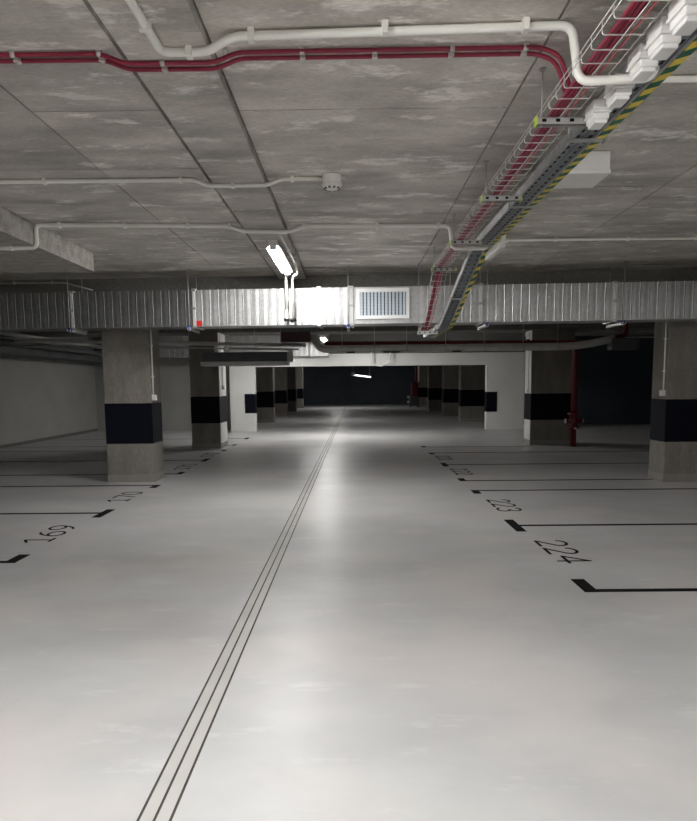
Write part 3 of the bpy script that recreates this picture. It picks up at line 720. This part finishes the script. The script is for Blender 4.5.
tag(MB().tube([(-8.9, 16.6, 2.74), (-4.5, 16.6, 2.62), (-1.05, 16.6, 2.535)], 0.045, 12).build('drain_pipe', M['silver'], loc=(-5, 16.6, 2.6)), 'slim grey pipe sloping across behind the duct on the left', 'pipe')
tag(MB().tube([(-8.9, 16.2, 2.60), (-4.5, 16.2, 2.49), (-1.2, 16.2, 2.42)], 0.02, 10).build('drain_pipe', M['strut'], loc=(-5, 16.2, 2.5)), 'thinnest grey pipe under the sloping pipe on the left', 'pipe')
t = thing('maroon_cabinet', 'dark maroon box hanging behind the duct left of the silver elbow', 'box', (-1.28, 16.6, 2.6))
MB().cbox(-1.63, -0.94, 16.35, 16.75, 2.60, 2.84, 0.012).build('body', M['maroon'], t)
for x in (-1.5, -1.07): MB().tube([(x, 16.6, 2.83), (x, 16.6, HC)], 0.008, 6).build('rod', M['rod'], t)
MB().box(-1.66, -0.91, 16.33, 16.77, 2.835, 2.90).build('top_rail', M['dgrey'], t)
# second cross duct
t = thing('rear_duct', 'second ribbed duct farther back, just before the white opening', 'duct', (-3.5, 23.7, 2.55))
ribbed(-6.5, -0.75, 23.95, 24.27, 2.58, 3.28, 0.17, 0.02).build('duct_section', M['galv'], t)
for x in (-6.2, -5.0, -3.2, -1.4):
    mb = MB(); mb.tube([(x, 23.88, 2.55), (x, 23.88, HC)], 0.01, 6); mb.box(x-0.02, x+0.02, 23.84, 24.27, 2.54, 2.57); mb.build('hanger', M['rod'], t)
# ducts along the left wall
t = thing('wall_duct', 'dark duct running away along the top of the left wall', 'duct', (-8.7, 18, 2.4))
MB().cbox(-9.2, -8.25, 12.6, 25.4, 2.42, 2.70, 0.02).build('duct_body', M['dduct'], t)
mb = MB()
for k in range(10): MB().box(-9.21, -8.24, 13+k*1.25, 13.03+k*1.25, 2.41, 2.71).build('flange', M['dgrey'], t)
tag(MB().tube([(-7.95, 12.5, 2.66), (-7.95, 25.4, 2.66)], 0.07, 12).build('wall_pipe', M['dduct'], loc=(-7.95, 12.5, 2.66)), 'dark pipe running beside the left wall duct', 'pipe')
tag(MB().tube([(-7.6, 12.5, 2.80), (-7.6, 25.4, 2.80)], 0.05, 12).build('wall_pipe', M['strut'], loc=(-7.6, 12.5, 2.8)), 'slim grey pipe right of the dark pipe near the left wall', 'pipe')
# long hanging box in front of second left column
t = thing('hanging_unit', 'long dark grey box hung crosswise in front of the second left column', 'hanging unit', (-2.4, 16.2, 2.05))
hz = [(-3.36, 0), (-1.42, 0)]
mb = MB(); prof = [(16.0, 2.36), (16.35, 2.36), (16.40, 2.15), (15.93, 2.15)]
mb.add([(-3.36, a, b) for a, b in prof]+[(-1.45, a, b) for a, b in prof], [(0, 1, 2, 3), (7, 6, 5, 4), (0, 4, 5, 1), (1, 5, 6, 2), (2, 6, 7, 3), (3, 7, 4, 0)]); mb.build('housing', M['dgrey'], t)
MB().cbox(-3.40, -1.42, 15.90, 16.42, 2.055, 2.15, 0.012).build('lower_lip', M['lgrey'], t)
MB().cbox(-1.45, -1.33, 16.05, 16.3, 2.14, 2.40, 0.01).build('end_bracket', M['strut'], t)
for x in (-3.0, -2.2, -1.6): MB().tube([(x, 16.2, 2.36), (x, 16.2, HC)], 0.006, 6).build('suspension_wire', M['rod'], t)
for k, (x, c) in enumerate(((-3.05, 'left'), (-2.83, 'right'))):
    tag(MB().lathe((x, 16.0, 2.36), [(0.03, 0), (0.055, 0.03), (0.055, 0.10), (0.03, 0.14)], 14).build('spot_fitting', M['pvc'], loc=(x, 16, 2.36)), '%s small white fitting on top of the hanging grey box' % c, 'fitting', 'white fittings on the hanging box')
# cable tray end and sagging grey cable loop under the opening
tag(MB().tube([(0.70, 24.1, 2.68), (0.72, 24.1, 2.28), (1.05, 24.1, 2.22), (1.32, 24.1, 2.36), (1.34, 24.1, 2.68)], 0.025, 8, 0.04).build('cable_loop', M['pvc'], loc=(1, 24.1, 2.4)), 'white cable loop hanging in front of the white opening beam', 'cable')
tag(MB().cbox(6.02, 6.66, 16.3, 16.6, 2.35, 2.62, 0.02).build('grey_box', M['dgrey'], loc=(6.3, 16.4, 2.5)), 'dark grey box hanging right of the red pipe bend', 'box')
tag(MB().tube([(6.4, 16.9, 2.66), (12.9, 16.9, 2.74)], 0.02, 10).build('side_pipe', M['strut'], loc=(6.4, 16.9, 2.7)), 'thin grey pipe running right from the red pipe bend', 'pipe')

# red standpipe with valve
t = thing('standpipe', 'dark red vertical standpipe with valve beside the second right column', 'pipe', (5.62, 17.6, 0))
px, py = 5.60, 17.6
MB().tube([(px, py, 0), (px, py, 2.55), (px, 16.9, 2.55)], 0.075, 14, 0.12).build('pipe', M['dred'], t)
MB().tube([(px, py, 2.0), (px, py, 2.05)], 0.092, 14).build('coupling', M['dred'], t)
mb = MB(); mb.lathe((px, py, 0.45), [(0.08, 0), (0.15, 0.01), (0.15, 0.05), (0.10, 0.07), (0.12, 0.2), (0.10, 0.34), (0.15, 0.36), (0.15, 0.40), (0.08, 0.41)], 18)
mb.tube([(px-0.22, py-0.05, 0.65), (px+0.22, py-0.05, 0.65)], 0.05, 12)
vb = mb.build('valve', M['dred'], t)
for sx in (-1, 1):
    MB().tube([(px+sx*0.20, py-0.05, 0.65), (px+sx*0.225, py-0.05, 0.65)], 0.06, 14).build('handwheel', M['wire'], vb)
MB().tube([(px, py-0.17, 0.47), (px, py-0.13, 0.47)], 0.03, 10).build('gauge', M['wire'], vb)
# far red valve set
t = thing('valve_cabinet', 'dark red valve set with pale gauges near the far wall', 'valve', (4.35, 47.5, 0))
mb = MB(); mb.cbox(4.08, 4.55, 47.3, 47.8, 0.75, 1.68, 0.06); mb.tube([(4.4, 47.5, 1.6), (4.4, 47.5, 3.3)], 0.09, 10); mb.build('body', M['dred'], t)
mb = MB(); mb.cbox(3.95, 4.6, 47.3, 47.8, 0.12, 0.75, 0.05)
for x in (4.0, 4.5): mb.box(x, x+0.08, 47.4, 47.7, 0, 0.15)
mb.build('stand', M['dgrey'], t)
for z in (0.38, 0.72): MB().lathe((3.86, 47.25, z), [(0.08, 0.0), (0.09, 0.03), (0.06, 0.06)], 14, 'y').build('gauge', M['pvc'], t)
tag(MB().tube([(4.55, 47.2, 1.75), (4.55, 47.2, HC)], 0.05, 10).build('pale_pipe', M['pvc'], loc=(4.55, 47.2, 1.75)), 'pale vertical pipe above the far red valve set', 'pipe')

# ------------------------------------------------------------------ world, camera, view
w = bpy.data.worlds.new('world'); sc.world = w; w.use_nodes = True
w.node_tree.nodes['Background'].inputs[0].default_value = (0.02, 0.02, 0.02, 1); w.node_tree.nodes['Background'].inputs[1].default_value = 0.0

f, cx, cy = 697.0, 348.5, 464.5
VP = (351.0, 384.0); slope = -0.009
F = Vector(((VP[0]-cx)/f, -(VP[1]-cy)/f, 1.0)).normalized()
q = Vector(((VP[0]+500-cx)/f, -(VP[1]+500*slope-cy)/f, 1.0))
Xc = (q-F*q.dot(F)).normalized(); Zc = F.cross(Xc)
if Zc.y < 0: Zc = -Zc
R = (Xc, F, Zc)
def to_world(v): return Vector((R[0].dot(v), R[1].dot(v), R[2].dot(v)))
right, up, fwd = to_world(Vector((1, 0, 0))), to_world(Vector((0, 1, 0))), to_world(Vector((0, 0, 1)))
cam = bpy.data.cameras.new('camera'); co = bpy.data.objects.new('camera', cam); COL.objects.link(co)
mt = Matrix((right, up, -fwd)).transposed().to_4x4(); mt.translation = Vector((0, 0, 1.62)); co.matrix_world = mt
cam.sensor_fit = 'HORIZONTAL'; cam.sensor_width = 36.0; cam.lens = 36.0*f/697.0
cam.shift_x = 0.0; cam.shift_y = (cy-410.5)/697.0
cam.clip_start = 0.05; cam.clip_end = 200
sc.camera = co
vs = sc.view_settings; vs.view_transform = 'Standard'; vs.look = 'None'; vs.exposure = 0.12; vs.gamma = 1.0; vs.use_curve_mapping = False
sc.cycles.use_denoising = True
sc.cycles.max_bounces = 12; sc.cycles.diffuse_bounces = 8; sc.cycles.glossy_bounces = 5
sc.cycles.sample_clamp_indirect = 12.0
